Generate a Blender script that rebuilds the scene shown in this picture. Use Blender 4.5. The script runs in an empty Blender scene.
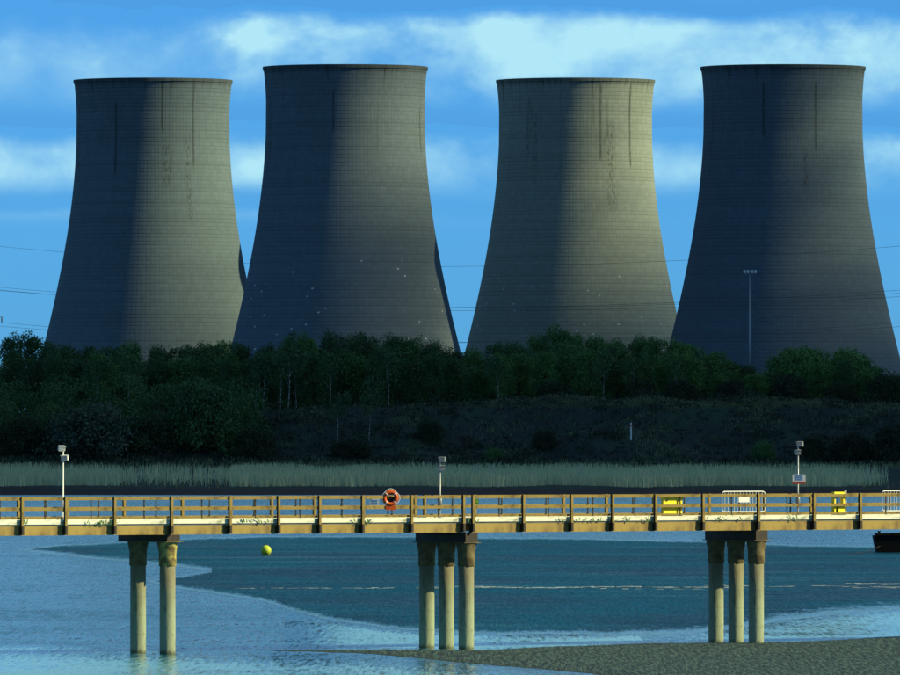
import bpy, math, random
import numpy as np
from mathutils import Vector, noise as mnoise

rng = np.random.default_rng(7)
random.seed(7)
S = bpy.context.scene
COL = S.collection

# ------------------------------------------------------------------ camera
F = 10000.0          # focal length in photo pixels (900 px wide frame): a very long lens
CH = 8.8             # camera height above the water
HY = 430.0           # photo row of the horizon
cam = bpy.data.cameras.new('camera')
cam.sensor_width = 36.0
cam.lens = 36.0 * F / 900.0
cam.shift_y = (HY - 337.5) / 900.0
cam.clip_start = 1.0
cam.clip_end = 60000.0
co = bpy.data.objects.new('camera', cam)
co.location = (0, 0, CH)
co.rotation_euler = (math.radians(90), 0, 0)
COL.objects.link(co)
S.camera = co

# ------------------------------------------------------------------ light
SUN_AZ, SUN_EL = 82.0, 31.0          # degrees right of the line scene->camera, and elevation
a, e = math.radians(SUN_AZ), math.radians(SUN_EL)
SUN = Vector((math.sin(a) * math.cos(e), -math.cos(a) * math.cos(e), math.sin(e)))
sl = bpy.data.lights.new('sun', 'SUN')
sl.energy = 5.0
sl.angle = math.radians(0.55)
sl.color = (1.0, 0.92, 0.50)
so = bpy.data.objects.new('sun', sl)
so.rotation_euler = SUN.to_track_quat('Z', 'Y').to_euler()
COL.objects.link(so)

W = bpy.data.worlds.new('World')
S.world = W
W.use_nodes = True
nt = W.node_tree
for n_ in list(nt.nodes):
    nt.nodes.remove(n_)


class NT:
    """small helper to write node trees"""
    def __init__(s, tree):
        s.t = tree

    def n(s, kind, **kw):
        nd = s.t.nodes.new(kind)
        for k, v in kw.items():
            setattr(nd, k, v)
        return nd

    def put(s, sock, v):
        if isinstance(v, bpy.types.NodeSocket):
            s.t.links.new(v, sock)
        elif v is not None:
            if sock.type == 'RGBA' and not hasattr(v, '__len__'):
                v = (v, v, v, 1)
            elif sock.type == 'RGBA' and len(v) == 3:
                v = (*v, 1)
            sock.default_value = v

    def m(s, op, a, b=None, c=None, clamp=False):
        nd = s.n('ShaderNodeMath', operation=op, use_clamp=clamp)
        for i, v in enumerate((a, b, c)):
            if v is not None:
                s.put(nd.inputs[i], v)
        return nd.outputs[0]

    def mix(s, f, a, b, blend='MIX'):
        nd = s.n('ShaderNodeMix', data_type='RGBA', blend_type=blend)
        nd.clamp_factor = True
        s.put(nd.inputs['Factor'], f)
        s.put(nd.inputs[6], a)
        s.put(nd.inputs[7], b)
        return nd.outputs[2]

    def ss(s, x, lo, hi, a=0.0, b=1.0):
        nd = s.n('ShaderNodeMapRange', interpolation_type='SMOOTHSTEP')
        s.put(nd.inputs[0], x)
        for i, v in enumerate((lo, hi, a, b)):
            s.put(nd.inputs[i + 1], v)
        return nd.outputs[0]

    def xyz(s, x, y, z):
        nd = s.n('ShaderNodeCombineXYZ')
        for i, v in enumerate((x, y, z)):
            s.put(nd.inputs[i], v)
        return nd.outputs[0]

    def sep(s, v):
        nd = s.n('ShaderNodeSeparateXYZ')
        s.put(nd.inputs[0], v)
        return nd.outputs

    def noise(s, vec, scale, detail=3, rough=0.55, dist=0.0):
        nd = s.n('ShaderNodeTexNoise')
        s.put(nd.inputs['Vector'], vec)
        nd.inputs['Scale'].default_value = scale
        nd.inputs['Detail'].default_value = detail
        nd.inputs['Roughness'].default_value = rough
        nd.inputs['Distortion'].default_value = dist
        return nd.outputs['Fac']

    def scale(s, v, sc):
        nd = s.n('ShaderNodeVectorMath', operation='MULTIPLY')
        s.put(nd.inputs[0], v)
        nd.inputs[1].default_value = sc
        return nd.outputs[0]


w = NT(nt)
sky = w.n('ShaderNodeTexSky', sky_type='NISHITA')
sky.sun_disc = False
sky.sun_elevation = math.radians(SUN_EL)
sky.sun_rotation = math.radians(180 - SUN_AZ)
sky.air_density = 0.4
sky.dust_density = 0.4
sky.ozone_density = 3.0
tc = w.n('ShaderNodeTexCoord')
D = tc.outputs['Generated']
dx, dy, dz = w.sep(D)
zc = w.m('MAXIMUM', dz, 0.004)
# rows of cumulus with flat bases, closer together towards the horizon
wob = w.noise(w.scale(D, (1, 1, 0.6)), 9.0, 2, 0.5)
wob2 = w.noise(w.scale(D, (1, 1, 1.6)), 48.0, 6, 0.62)
t = w.m('DIVIDE', w.m('LOGARITHM', w.m('DIVIDE', zc, 0.0303), math.e), math.log(1.385))
t = w.m('ADD', t, w.m('MULTIPLY', w.m('SUBTRACT', wob, 0.5), 0.5))
t = w.m('ADD', t, w.m('MULTIPLY', w.m('SUBTRACT', wob2, 0.5), 0.42))
fr = w.m('FRACT', w.m('ADD', t, 40.0))
rise = w.ss(fr, 0.10, 0.50)
fall = w.ss(fr, 0.94, 1.0, 1.0, 0.0)
row = w.m('MULTIPLY', rise, fall)
va = w.n('ShaderNodeVectorMath', operation='ADD')
w.put(va.inputs[0], w.scale(D, (1, 1, 1.3)))
va.inputs[1].default_value = (9.581, 3.1948, 14.6915)
puff = w.noise(va.outputs[0], 38.0, 7, 0.55, 0.15)
vb = w.n('ShaderNodeVectorMath', operation='ADD')
w.put(vb.inputs[0], va.outputs[0])
vb.inputs[1].default_value = (0.0042, -0.001, 0.0062)
puff2 = w.noise(vb.outputs[0], 38.0, 7, 0.55, 0.15)
relief = w.m('MULTIPLY', w.m('SUBTRACT', puff, puff2), 3.2)
puffm = w.ss(puff, 0.43, 0.56)
fall = w.ss(w.m('ADD', fr, w.m('MULTIPLY', w.m('SUBTRACT', puff, 0.5), -1.1)), 0.72, 1.0, 1.0, 0.0)
fall = w.m('MULTIPLY', fall, w.ss(fr, 0.84, 1.0, 1.0, 0.0))
row = w.m('MULTIPLY', rise, fall)
cl = w.m('MULTIPLY', row, w.m('ADD', w.m('MULTIPLY', puffm, w.ss(zc, 0.029, 0.032, 0.42, 0.62)), w.ss(zc, 0.029, 0.032, 0.62, 0.40)))
lowfade = w.ss(zc, 0.0200, 0.0275)
cl = w.m('MULTIPLY', cl, lowfade)
fine = w.noise(w.scale(D, (1, 1, 1.3)), 140.0, 5, 0.6)
cl = w.m('MULTIPLY', cl, w.m('ADD', 0.42, w.m('ADD', w.m('MULTIPLY', relief, 1.3), w.m('MULTIPLY', fine, 0.85))), clamp=True)
base = w.mix(1.0, sky.outputs['Color'], (0.38, 1.08, 1.62), 'MULTIPLY')
under = w.m('MULTIPLY', w.ss(fr, 0.0, 0.30, 1.0, 0.0), w.m('MULTIPLY', lowfade, 0.2))
base = w.mix(under, base, (0.8, 2.9, 7.0))
cl = w.m('MULTIPLY', cl, w.ss(zc, 0.05, 0.6, 1.0, 0.3))
skycol = w.mix(cl, base, (4.9, 8.9, 10.4))
bg = w.n('ShaderNodeBackground')
w.put(bg.inputs['Color'], skycol)
bg.inputs['Strength'].default_value = 0.0555
wo = w.n('ShaderNodeOutputWorld')
nt.links.new(bg.outputs[0], wo.inputs['Surface'])

S.view_settings.view_transform = 'Standard'
S.view_settings.look = 'None'
S.view_settings.exposure = 0.7
S.view_settings.gamma = 1.0
S.view_settings.use_curve_mapping = False
S.render.engine = 'CYCLES'
S.cycles.max_bounces = 6
S.cycles.diffuse_bounces = 2
S.cycles.glossy_bounces = 3
S.cycles.transparent_max_bounces = 12
S.cycles.volume_bounces = 0
S.cycles.use_denoising = True
S.cycles.caustics_reflective = False
S.cycles.caustics_refractive = False


# ------------------------------------------------------------------ helpers
def at(px, py, Y):
    """photo pixel + distance -> world point"""
    return Vector(((px - 450) / F * Y, Y, CH + (HY - py) / F * Y))


def gy(py, z=0.0):
    """distance at which the level z lies under photo row py"""
    return (CH - z) * F / (py - HY)


def mat(name):
    m = bpy.data.materials.new(name)
    m.use_nodes = True
    t = NT(m.node_tree)
    b = m.node_tree.nodes['Principled BSDF']
    return m, t, b


def mesh_obj(name, verts, faces, material, parent=None, smooth=False):
    me = bpy.data.meshes.new(name)
    me.from_pydata([tuple(v) for v in verts], [], [tuple(f) for f in faces])
    if smooth:
        me.polygons.foreach_set('use_smooth', [True] * len(me.polygons))
    me.materials.append(material)
    me.update()
    o = bpy.data.objects.new(name, me)
    COL.objects.link(o)
    if parent:
        o.parent = parent
    return o


def quads_mesh(name, q, material):
    """q: (N,4,3) array of loose quads -> mesh"""
    n = len(q)
    me = bpy.data.meshes.new(name)
    me.vertices.add(n * 4)
    me.vertices.foreach_set('co', q.reshape(-1).astype(np.float32))
    me.loops.add(n * 4)
    me.loops.foreach_set('vertex_index', np.arange(n * 4, dtype=np.int32))
    me.polygons.add(n)
    me.polygons.foreach_set('loop_start', np.arange(0, n * 4, 4, dtype=np.int32))
    me.update(calc_edges=True)
    me.validate()
    me.materials.append(material)
    return me


def link(name, me, parent=None, loc=None):
    o = bpy.data.objects.new(name, me)
    COL.objects.link(o)
    if parent:
        o.parent = parent
    if loc is not None:
        o.location = loc
    return o


def tag(o, label=None, cat=None, group=None, kind=None):
    if label:
        o['label'] = label
    if cat:
        o['category'] = cat
    if group:
        o['group'] = group
    if kind:
        o['kind'] = kind
    return o


def empty(name, loc=(0, 0, 0), rz=0.0):
    o = bpy.data.objects.new(name, None)
    o.location = loc
    o.rotation_euler = (0, 0, rz)
    o.empty_display_size = 0.5
    COL.objects.link(o)
    return o


class MB:
    """collects shapes into one mesh"""
    def __init__(s):
        s.v, s.f = [], []

    def box(s, lo, hi):
        b = len(s.v)
        x0, y0, z0 = lo
        x1, y1, z1 = hi
        s.v += [(x0, y0, z0), (x1, y0, z0), (x1, y1, z0), (x0, y1, z0),
                (x0, y0, z1), (x1, y0, z1), (x1, y1, z1), (x0, y1, z1)]
        s.f += [tuple(b + i for i in q) for q in ((0, 3, 2, 1), (4, 5, 6, 7), (0, 1, 5, 4), (1, 2, 6, 5), (2, 3, 7, 6), (3, 0, 4, 7))]
        return s

    def lathe(s, prof, c=(0, 0, 0), n=24, caps=True, axis='z'):
        b = len(s.v)
        for (r, z) in prof:
            for i in range(n):
                t = 2 * math.pi * i / n
                p = (r * math.cos(t), r * math.sin(t), z)
                if axis == 'y':
                    p = (p[0], p[2], p[1])
                s.v.append((c[0] + p[0], c[1] + p[1], c[2] + p[2]))
        for k in range(len(prof) - 1):
            for i in range(n):
                j = (i + 1) % n
                s.f.append((b + k * n + i, b + k * n + j, b + (k + 1) * n + j, b + (k + 1) * n + i))
        if caps:
            s.f.append(tuple(b + i for i in reversed(range(n))))
            s.f.append(tuple(b + (len(prof) - 1) * n + i for i in range(n)))
        return s

    def tube(s, pts, r, n=6, closed=False):
        pts = [Vector(p) for p in pts]
        rs = r if hasattr(r, '__len__') else [r] * len(pts)
        b = len(s.v)
        L = len(pts)
        for i, p in enumerate(pts):
            if closed:
                d = pts[(i + 1) % L] - pts[i - 1]
            else:
                d = pts[min(i + 1, L - 1)] - pts[max(i - 1, 0)]
            d.normalize()
            up = Vector((0, 0, 1)) if abs(d.z) < 0.9 else Vector((1, 0, 0))
            x = d.cross(up).normalized()
            y = x.cross(d).normalized()
            for k in range(n):
                t = 2 * math.pi * k / n
                s.v.append(tuple(p + rs[i] * (math.cos(t) * x + math.sin(t) * y)))
        for i in range(L if closed else L - 1):
            i2 = (i + 1) % L
            for k in range(n):
                k2 = (k + 1) % n
                s.f.append((b + i * n + k, b + i * n + k2, b + i2 * n + k2, b + i2 * n + k))
        if not closed:
            s.f.append(tuple(b + k for k in reversed(range(n))))
            s.f.append(tuple(b + (L - 1) * n + k for k in range(n)))
        return s

    def build(s, name, material, parent=None, smooth=False, loc=None):
        o = mesh_obj(name, s.v, s.f, material, parent, smooth)
        if loc is not None:
            o.location = loc
        return o


def interp(pts):
    xs, ys = [p[0] for p in pts], [p[1] for p in pts]
    return lambda x: np.interp(x, xs, ys)


# ------------------------------------------------------------------ materials
def simple(name, c1, c2, scale=3.0, rough=0.7, spec=0.3, metal=0.0, bump=0.0, lo=0.35, hi=0.7, stretch=(1, 1, 1), detail=4):
    m, t, b = mat(name)
    g = t.n('ShaderNodeTexCoord').outputs['Object']
    nz = t.noise(t.scale(g, stretch), scale, detail, 0.6)
    t.put(b.inputs['Base Color'], t.mix(t.ss(nz, lo, hi), c1, c2))
    b.inputs['Roughness'].default_value = rough
    b.inputs['Specular IOR Level'].default_value = spec
    b.inputs['Metallic'].default_value = metal
    if bump:
        bp = t.n('ShaderNodeBump')
        bp.inputs['Distance'].default_value = bump
        t.put(bp.inputs['Height'], nz)
        t.put(b.inputs['Normal'], bp.outputs[0])
    return m


M = {}
M['ochre'] = simple('ochre_paint', (0.29, 0.20, 0.048), (0.11, 0.068, 0.022), 1.1, 0.6, 0.3, stretch=(1, 1, 0.5), lo=0.40, hi=0.68)
M['rail'] = simple('weathered_rail_timber', (0.23, 0.160, 0.045), (0.10, 0.068, 0.024), 2.2, 0.7, 0.2, lo=0.4, hi=0.75)
M['kerb'] = simple('white_kerb_paint', (0.62, 0.60, 0.50), (0.22, 0.22, 0.14), 1.7, 0.8, 0.2, lo=0.46, hi=0.78, stretch=(1, 1, 2.5))
M['deck'] = simple('deck_concrete', (0.34, 0.31, 0.25), (0.22, 0.20, 0.16), 1.5, 0.85)
M['steel_and_post_shade'] = simple('dark_steel_and_post_shade', (0.025, 0.018, 0.012), (0.012, 0.010, 0.009), 2.0, 0.6)  # real dark steel; on the near posts it paints their shaded sides
M['capsteel'] = simple('rusted_cap_steel', (0.055, 0.032, 0.018), (0.022, 0.016, 0.012), 2.0, 0.65)
M['white'] = simple('white_paint', (0.62, 0.62, 0.60), (0.46, 0.46, 0.43), 3.0, 0.5, lo=0.5, hi=0.8)
M['galv'] = simple('galvanised_steel', (0.26, 0.27, 0.28), (0.18, 0.19, 0.20), 6.0, 0.45, 0.5, 0.4)
M['yellow'] = simple('yellow_plastic', (0.85, 0.66, 0.02), (0.74, 0.54, 0.02), 2.5, 0.5, lo=0.5, hi=0.9)
M['orange'] = simple('orange_plastic', (0.55, 0.085, 0.01), (0.40, 0.06, 0.01), 4.0, 0.45)
M['lime'] = simple('buoy_yellow', (0.42, 0.50, 0.04), (0.26, 0.32, 0.03), 2.5, 0.5, lo=0.45, hi=0.7)
M['blueprint'] = simple('blue_print', (0.05, 0.16, 0.42), (0.05, 0.2, 0.5), 9, 0.5)
M['redprint'] = simple('red_print', (0.5, 0.06, 0.04), (0.35, 0.05, 0.04), 9, 0.5)
M['green'] = simple('green_plate', (0.16, 0.42, 0.05), (0.10, 0.30, 0.04), 9, 0.5)
M['black'] = simple('tarred_timber', (0.005, 0.005, 0.005), (0.003, 0.003, 0.003), 3, 0.8, 0.1)
M['cable'] = simple('cable_aluminium', (0.10, 0.10, 0.11), (0.08, 0.08, 0.09), 1, 0.6)
M['lamp_glass'] = simple('lamp_glass', (0.35, 0.37, 0.40), (0.22, 0.24, 0.27), 9, 0.15, 0.6)
M['bark'] = simple('bark', (0.06, 0.045, 0.03), (0.03, 0.024, 0.018), 2.0, 0.9)
M['birch'] = simple('birch_bark', (0.40, 0.39, 0.36), (0.06, 0.055, 0.05), 1.6, 0.8, lo=0.42, hi=0.56, stretch=(1, 1, 3))


def pile_mat():
    m, t, b = mat('pile_concrete')
    g = t.n('ShaderNodeTexCoord').outputs['Object']
    x, y, z = t.sep(g)
    nz = t.noise(t.scale(g, (1, 1, 0.35)), 3.0, 5, 0.65)
    zz = t.m('ADD', z, t.m('MULTIPLY', t.m('SUBTRACT', nz, 0.5), 1.6))
    c = t.mix(t.ss(zz, 1.2, 3.2), (0.23, 0.27, 0.18), (0.16, 0.145, 0.085))
    c = t.mix(t.ss(nz, 0.52, 0.75), c, (0.11, 0.10, 0.055))
    c = t.mix(t.ss(t.m('ADD', z, t.m('MULTIPLY', nz, 0.35)), 0.18, 0.40, 1.0, 0.0), c, (0.06, 0.07, 0.035))
    ring = t.ss(t.m('FRACT', t.m('MULTIPLY', z, 1.35)), 0.0, 0.06, 1.0, 0.0)
    c = t.mix(t.m('MULTIPLY', ring, 0.35), c, (0.12, 0.11, 0.06))
    t.put(b.inputs['Base Color'], c)
    b.inputs['Roughness'].default_value = 0.8
    bp = t.n('ShaderNodeBump')
    bp.inputs['Distance'].default_value = 0.03
    t.put(bp.inputs['Height'], nz)
    t.put(b.inputs['Normal'], bp.outputs[0])
    return m


M['pile'] = pile_mat()
M['collar'] = simple('pile_collar', (0.15, 0.12, 0.055), (0.07, 0.05, 0.025), 3.0, 0.75, lo=0.35, hi=0.65)
M['collar_bare'] = simple('flaking_pile_collar', (0.36, 0.30, 0.09), (0.10, 0.07, 0.03), 2.6, 0.75, lo=0.38, hi=0.58)


def leaf_mat(name, c1, c2, c3):
    m, t, b = mat(name)
    r = t.n('ShaderNodeObjectInfo').outputs['Random']
    g = t.n('ShaderNodeTexCoord').outputs['Object']
    nz = t.noise(g, 0.35, 5, 0.7)
    c = t.mix(t.ss(nz, 0.38, 0.62), c1, c2)
    c = t.mix(t.m('MULTIPLY', r, 0.7), c, c3)
    t.put(b.inputs['Base Color'], c)
    b.inputs['Roughness'].default_value = 0.8
    b.inputs['Specular IOR Level'].default_value = 0.1
    return m


M['leaf'] = leaf_mat('woodland_leaves', (0.040, 0.095, 0.038), (0.07, 0.14, 0.042), (0.048, 0.08, 0.04))
M['leaf_fresh'] = leaf_mat('fresh_leaves', (0.068, 0.16, 0.045), (0.11, 0.21, 0.055), (0.06, 0.14, 0.05))
M['leaf_willow'] = leaf_mat('grey_willow_leaves', (0.06, 0.085, 0.06), (0.085, 0.11, 0.075), (0.05, 0.07, 0.05))
M['leaf_dark'] = leaf_mat('dark_bush_leaves', (0.025, 0.045, 0.022), (0.042, 0.065, 0.028), (0.03, 0.036, 0.028))
M['bramble'] = leaf_mat('bramble', (0.036, 0.038, 0.034), (0.030, 0.058, 0.032), (0.032, 0.042, 0.032))
M['reed'] = leaf_mat('reeds', (0.62, 0.62, 0.36), (0.42, 0.47, 0.25), (0.48, 0.50, 0.28))
M['tuft'] = leaf_mat('grass_tufts', (0.11, 0.15, 0.07), (0.17, 0.21, 0.10), (0.12, 0.13, 0.07))


def land_mat():
    m, t, b = mat('rough_land')
    g = t.n('ShaderNodeNewGeometry').outputs['Position']
    x, y, z = t.sep(g)
    n1 = t.noise(g, 0.12, 5, 0.65)
    n2 = t.noise(t.scale(g, (1, 0.4, 1)), 0.9, 5, 0.7)
    c = t.mix(t.ss(n1, 0.40, 0.62), (0.030, 0.040, 0.038), (0.028, 0.058, 0.038))
    c = t.mix(t.ss(n2, 0.55, 0.75), c, (0.045, 0.038, 0.036))
    c = t.mix(t.ss(z, 1.2, 0.5), c, t.mix(n2, (0.022, 0.022, 0.028), (0.012, 0.013, 0.017)))
    c = t.mix(t.m('MULTIPLY', t.ss(z, 12.3, 12.9), t.ss(n1, 0.3, 0.5)), c, (0.05, 0.07, 0.032))
    t.put(b.inputs['Base Color'], c)
    b.inputs['Roughness'].default_value = 0.9
    b.inputs['Specular IOR Level'].default_value = 0.1
    bp = t.n('ShaderNodeBump')
    bp.inputs['Distance'].default_value = 0.6
    t.put(bp.inputs['Height'], n2)
    t.put(b.inputs['Normal'], bp.outputs[0])
    return m


M['land'] = land_mat()


def water_nodes(t, b, deep, rough_lo, rough_hi, grain=1.0, bumpd=0.12):
    """ruffled river water"""
    g = t.n('ShaderNodeNewGeometry').outputs['Position']
    bands = t.noise(t.scale(g, (0.07, 0.028, 1)), 1.0, 3, 0.5, 0.8)
    cats = t.noise(t.scale(g, (1.3, 0.16, 1)), 1.0, 4, 0.65)
    fine = t.noise(t.scale(g, (5.5, 0.2, 1)), 1.0, 3, 0.62)
    mixn = t.m('ADD', t.m('MULTIPLY', bands, 0.55), t.m('ADD', t.m('MULTIPLY', cats, 0.25 * grain), t.m('MULTIPLY', fine, 0.5 * grain)))
    f = t.ss(t.m('DIVIDE', mixn, 0.55 + 0.75 * grain), 0.36, 0.64)
    rg = t.m('ADD', rough_lo, t.m('MULTIPLY', f, rough_hi - rough_lo))
    bp = t.n('ShaderNodeBump')
    bp.inputs['Distance'].default_value = bumpd
    t.put(bp.inputs['Height'], t.m('ADD', t.m('MULTIPLY', fine, 0.35), t.m('MULTIPLY', cats, 0.8)))
    t.put(b.inputs['Normal'], bp.outputs[0])
    t.put(b.inputs['Roughness'], rg)
    b.inputs['IOR'].default_value = 1.33
    dk = tuple(0.35 * q_ for q_ in deep)
    lt = tuple(1.5 * q_ for q_ in deep)
    gg = t.m('ADD', t.m('MULTIPLY', fine, 0.6), t.m('MULTIPLY', t.noise(t.scale(g, (1.6, 0.11, 1)), 1.0, 5, 0.7), 0.4))
    t.put(b.inputs['Base Color'], t.mix(t.ss(gg, 0.43, 0.57), dk, lt))
    return g, bands, cats, fine, f


def river_mat():
    m, t, b = mat('river_water')
    water_nodes(t, b, (0.002, 0.06, 0.11), 0.05, 0.34, 1.8, 0.4)
    return m


def shallow_mat():
    m, t, b = mat('silt_and_gleam_shallows')
    g, bands, cats, fine, f = water_nodes(t, b, (0.002, 0.06, 0.11), 0.06, 0.26, 1.2, 0.06)
    at_ = t.n('ShaderNodeAttribute', attribute_name='inner').outputs['Fac']
    k = t.m('ADD', at_, t.m('MULTIPLY', t.m('SUBTRACT', t.noise(t.scale(g, (5.0, 0.22, 1)), 1.0, 5, 0.7), 0.5), 2.4))
    k = t.m('MULTIPLY', t.ss(k, 0.25, 0.75), t.ss(bands, 0.25, 0.5, 0.45, 1.0))
    t.put(b.inputs['Base Color'], t.mix(k, (0.002, 0.06, 0.11), (0.13, 0.34, 0.44)))  # pale base colour: silt plus the painted gleam of calm water
    return m


def mud_mat():
    m, t, b = mat('wet_mudflat')
    g, bands, cats, fine, f = water_nodes(t, b, (0.001, 0.045, 0.085), 0.20, 0.42, 1.6, 0.22)
    at_ = t.n('ShaderNodeAttribute', attribute_name='inner').outputs['Fac']
    k = t.m('ADD', at_, t.m('MULTIPLY', t.m('SUBTRACT', t.m('ADD', t.m('MULTIPLY', cats, 0.5), t.m('MULTIPLY', fine, 0.5)), 0.5), 1.1))
    k = t.ss(k, 0.10, 0.45)
    t.put(b.inputs['Specular IOR Level'], t.m('SUBTRACT', 0.5, t.m('MULTIPLY', k, 0.46)))
    film = t.m('MULTIPLY', t.ss(at_, 0.02, 0.35, 1.0, 0.0), t.ss(fine, 0.3, 0.6))
    rip = t.noise(t.scale(g, (0.05, 0.11, 1)), 1.0, 5, 0.65, 1.2)
    mudc = t.mix(t.ss(t.m('ADD', t.m('MULTIPLY', bands, 0.75), t.m('MULTIPLY', fine, 0.35)), 0.42, 0.66), (0.0005, 0.020, 0.042), (0.001, 0.048, 0.098))
    mudc = t.mix(t.m('MULTIPLY', t.ss(rip, 0.50, 0.68), 0.55), mudc, (0.02, 0.085, 0.15))
    mudc = t.mix(t.m('MULTIPLY', t.ss(rip, 0.46, 0.32), 0.6), mudc, (0.001, 0.014, 0.022))
    t.put(b.inputs['Base Color'], t.mix(t.m('MULTIPLY', film, 0.6), t.mix(k, (0.002, 0.06, 0.11), mudc), (0.12, 0.26, 0.36)))
    t.put(b.inputs['Roughness'], t.m('ADD', t.m('MULTIPLY', k, 0.20), t.m('ADD', 0.15, t.m('MULTIPLY', f, 0.2))))
    return m


def sand_mat():
    m, t, b = mat('sandbank')
    g = t.n('ShaderNodeNewGeometry').outputs['Position']
    n1 = t.noise(t.scale(g, (6.0, 0.32, 1)), 1.0, 4, 0.7)
    n2 = t.noise(t.scale(g, (0.06, 0.05, 1)), 1.0, 3, 0.5)
    at_ = t.n('ShaderNodeAttribute', attribute_name='inner').outputs['Fac']
    c = t.mix(t.ss(n1, 0.40, 0.62), (0.008, 0.020, 0.017), (0.046, 0.085, 0.074))
    c = t.mix(t.ss(at_, 0.0, 0.25, 0.8, 0.0), c, (0.02, 0.03, 0.012))
    t.put(b.inputs['Base Color'], c)
    t.put(b.inputs['Roughness'], t.m('ADD', 0.55, t.m('MULTIPLY', n1, 0.4)))
    b.inputs['Specular IOR Level'].default_value = 0.3
    bp = t.n('ShaderNodeBump')
    bp.inputs['Distance'].default_value = 0.25
    t.put(bp.inputs['Height'], n1)
    t.put(b.inputs['Normal'], bp.outputs[0])
    return m


M['river'] = river_mat()
M['mud'] = mud_mat()
M['shallow'] = shallow_mat()
M['sand'] = sand_mat()
M['foam'] = simple('foam', (0.40, 0.46, 0.50), (0.22, 0.28, 0.32), 0.6, 0.8)


def concrete_mat(name, tone, seed, streaks, specks=0.0):
    """weathered tower concrete: lift joints, shutter grid, rain streaks; streaks = (angle deg, z0, z1, half width m)"""
    m, t, b = mat(name)
    g = t.n('ShaderNodeTexCoord').outputs['Object']
    x, y, z = t.sep(g)
    th = t.m('ARCTAN2', x, t.m('MULTIPLY', y, -1.0))        # 0 faces the camera, + to the right
    n1 = t.noise(t.scale(g, (1, 1, 0.5)), 0.05, 6, 0.65)
    rowi = t.m('FLOOR', t.m('DIVIDE', z, 1.25))
    celli = t.m('FLOOR', t.m('MULTIPLY', th, 21.0))
    wn = t.n('ShaderNodeTexWhiteNoise', noise_dimensions='3D')
    t.put(wn.inputs['Vector'], t.xyz(rowi, celli, seed))
    wr = t.n('ShaderNodeTexWhiteNoise', noise_dimensions='2D')
    t.put(wr.inputs['Vector'], t.xyz(rowi, seed, 0.0))
    zf = t.m('FRACT', t.m('DIVIDE', z, 1.25))
    tf = t.m('FRACT', t.m('MULTIPLY', th, 21.0))
    jz = t.ss(zf, 0.0, 0.26, 1.0, 0.0)
    jt = t.ss(tf, 0.0, 0.16, 1.0, 0.0)
    c = t.mix(n1, tuple(0.82 * q for q in tone), tuple(1.16 * q for q in tone))
    c = t.mix(t.m('MULTIPLY', wn.outputs['Value'], 0.28), c, tuple(0.55 * q for q in tone))
    c = t.mix(t.m('MULTIPLY', wr.outputs['Value'], 0.22), c, tuple(0.6 * q for q in tone))
    c = t.mix(t.m('MULTIPLY', t.m('MULTIPLY', jz, wr.outputs['Value']), 0.5), c, tuple(0.38 * q for q in tone))
    c = t.mix(t.m('MULTIPLY', t.m('MULTIPLY', jt, n1), 0.12), c, tuple(0.45 * q for q in tone))
    # rain streaks under the rim
    sv = t.xyz(t.m('MULTIPLY', th, 30.0), seed * 3.1, t.m('MULTIPLY', z, 0.045))
    st = t.noise(sv, 1.0, 4, 0.6)
    top = t.ss(z, 82.0, 122.0)
    c = t.mix(t.m('MULTIPLY', t.m('MULTIPLY', t.ss(st, 0.56, 0.74), top), 0.65), c, (0.03, 0.034, 0.032))
    # sooty band at the lip, irregular lower edge
    zl = t.m('ADD', z, t.m('MULTIPLY', t.m('SUBTRACT', st, 0.5), 5.0))
    c = t.mix(t.m('MULTIPLY', t.ss(zl, 120.0, 123.5), 0.7), c, (0.03, 0.034, 0.032))
    nb = t.noise(t.xyz(t.m('MULTIPLY', th, 46.0), seed, t.m('MULTIPLY', z, 0.55)), 1.0, 5, 0.75)
    for (ang, z0, z1, hw) in streaks:
        z0, z1 = z0 + 10, z1 + 10
        d = t.m('ABSOLUTE', t.m('SUBTRACT', th, math.radians(ang)))
        hw = hw if hw > 1.2 else hw * 1.7
        k = t.ss(d, hw / 26.0 * 0.2, hw / 26.0, 1.0, 0.0)
        k = t.m('MULTIPLY', k, t.m('MULTIPLY', t.ss(z, z0 - 1, z0 + 2), t.ss(z, z1 - 2, z1 + 1, 1.0, 0.0)))
        k = t.m('MULTIPLY', k, t.ss(nb, 0.46, 0.62) if hw > 1.2 else t.ss(nb, 0.25, 0.55))
        c = t.mix(t.m('MULTIPLY', k, 0.62), c, (0.02, 0.025, 0.025))
    if specks:
        vo = t.n('ShaderNodeTexVoronoi', feature='F1')
        t.put(vo.inputs['Vector'], t.xyz(t.m('MULTIPLY', th, 13.0), seed, t.m('MULTIPLY', z, 0.55)))
        vo.inputs['Scale'].default_value = 1.0
        wv = t.n('ShaderNodeTexWhiteNoise', noise_dimensions='3D')
        t.put(wv.inputs['Vector'], vo.outputs['Position'])
        k = t.m('MULTIPLY', t.ss(vo.outputs['Distance'], 0.12, 0.2, 1.0, 0.0), t.m('GREATER_THAN', wv.outputs['Value'], 1.0 - specks))
        k = t.m('MULTIPLY', k, t.m('MULTIPLY', t.ss(z, 30, 34), t.ss(z, 58, 66, 1.0, 0.0)))
        c = t.mix(k, c, (0.45, 0.47, 0.48))
    t.put(b.inputs['Base Color'], c)
    b.inputs['Roughness'].default_value = 0.9
    b.inputs['Specular IOR Level'].default_value = 0.15
    bp = t.n('ShaderNodeBump')
    bp.inputs['Distance'].default_value = 0.25
    bp.inputs['Strength'].default_value = 0.24
    t.put(bp.inputs['Height'], t.m('SUBTRACT', 1.0, t.m('ADD', t.m('MULTIPLY', jz, 0.8), t.m('MULTIPLY', jt, 0.4))))
    t.put(b.inputs['Normal'], bp.outputs[0])
    return m


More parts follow.
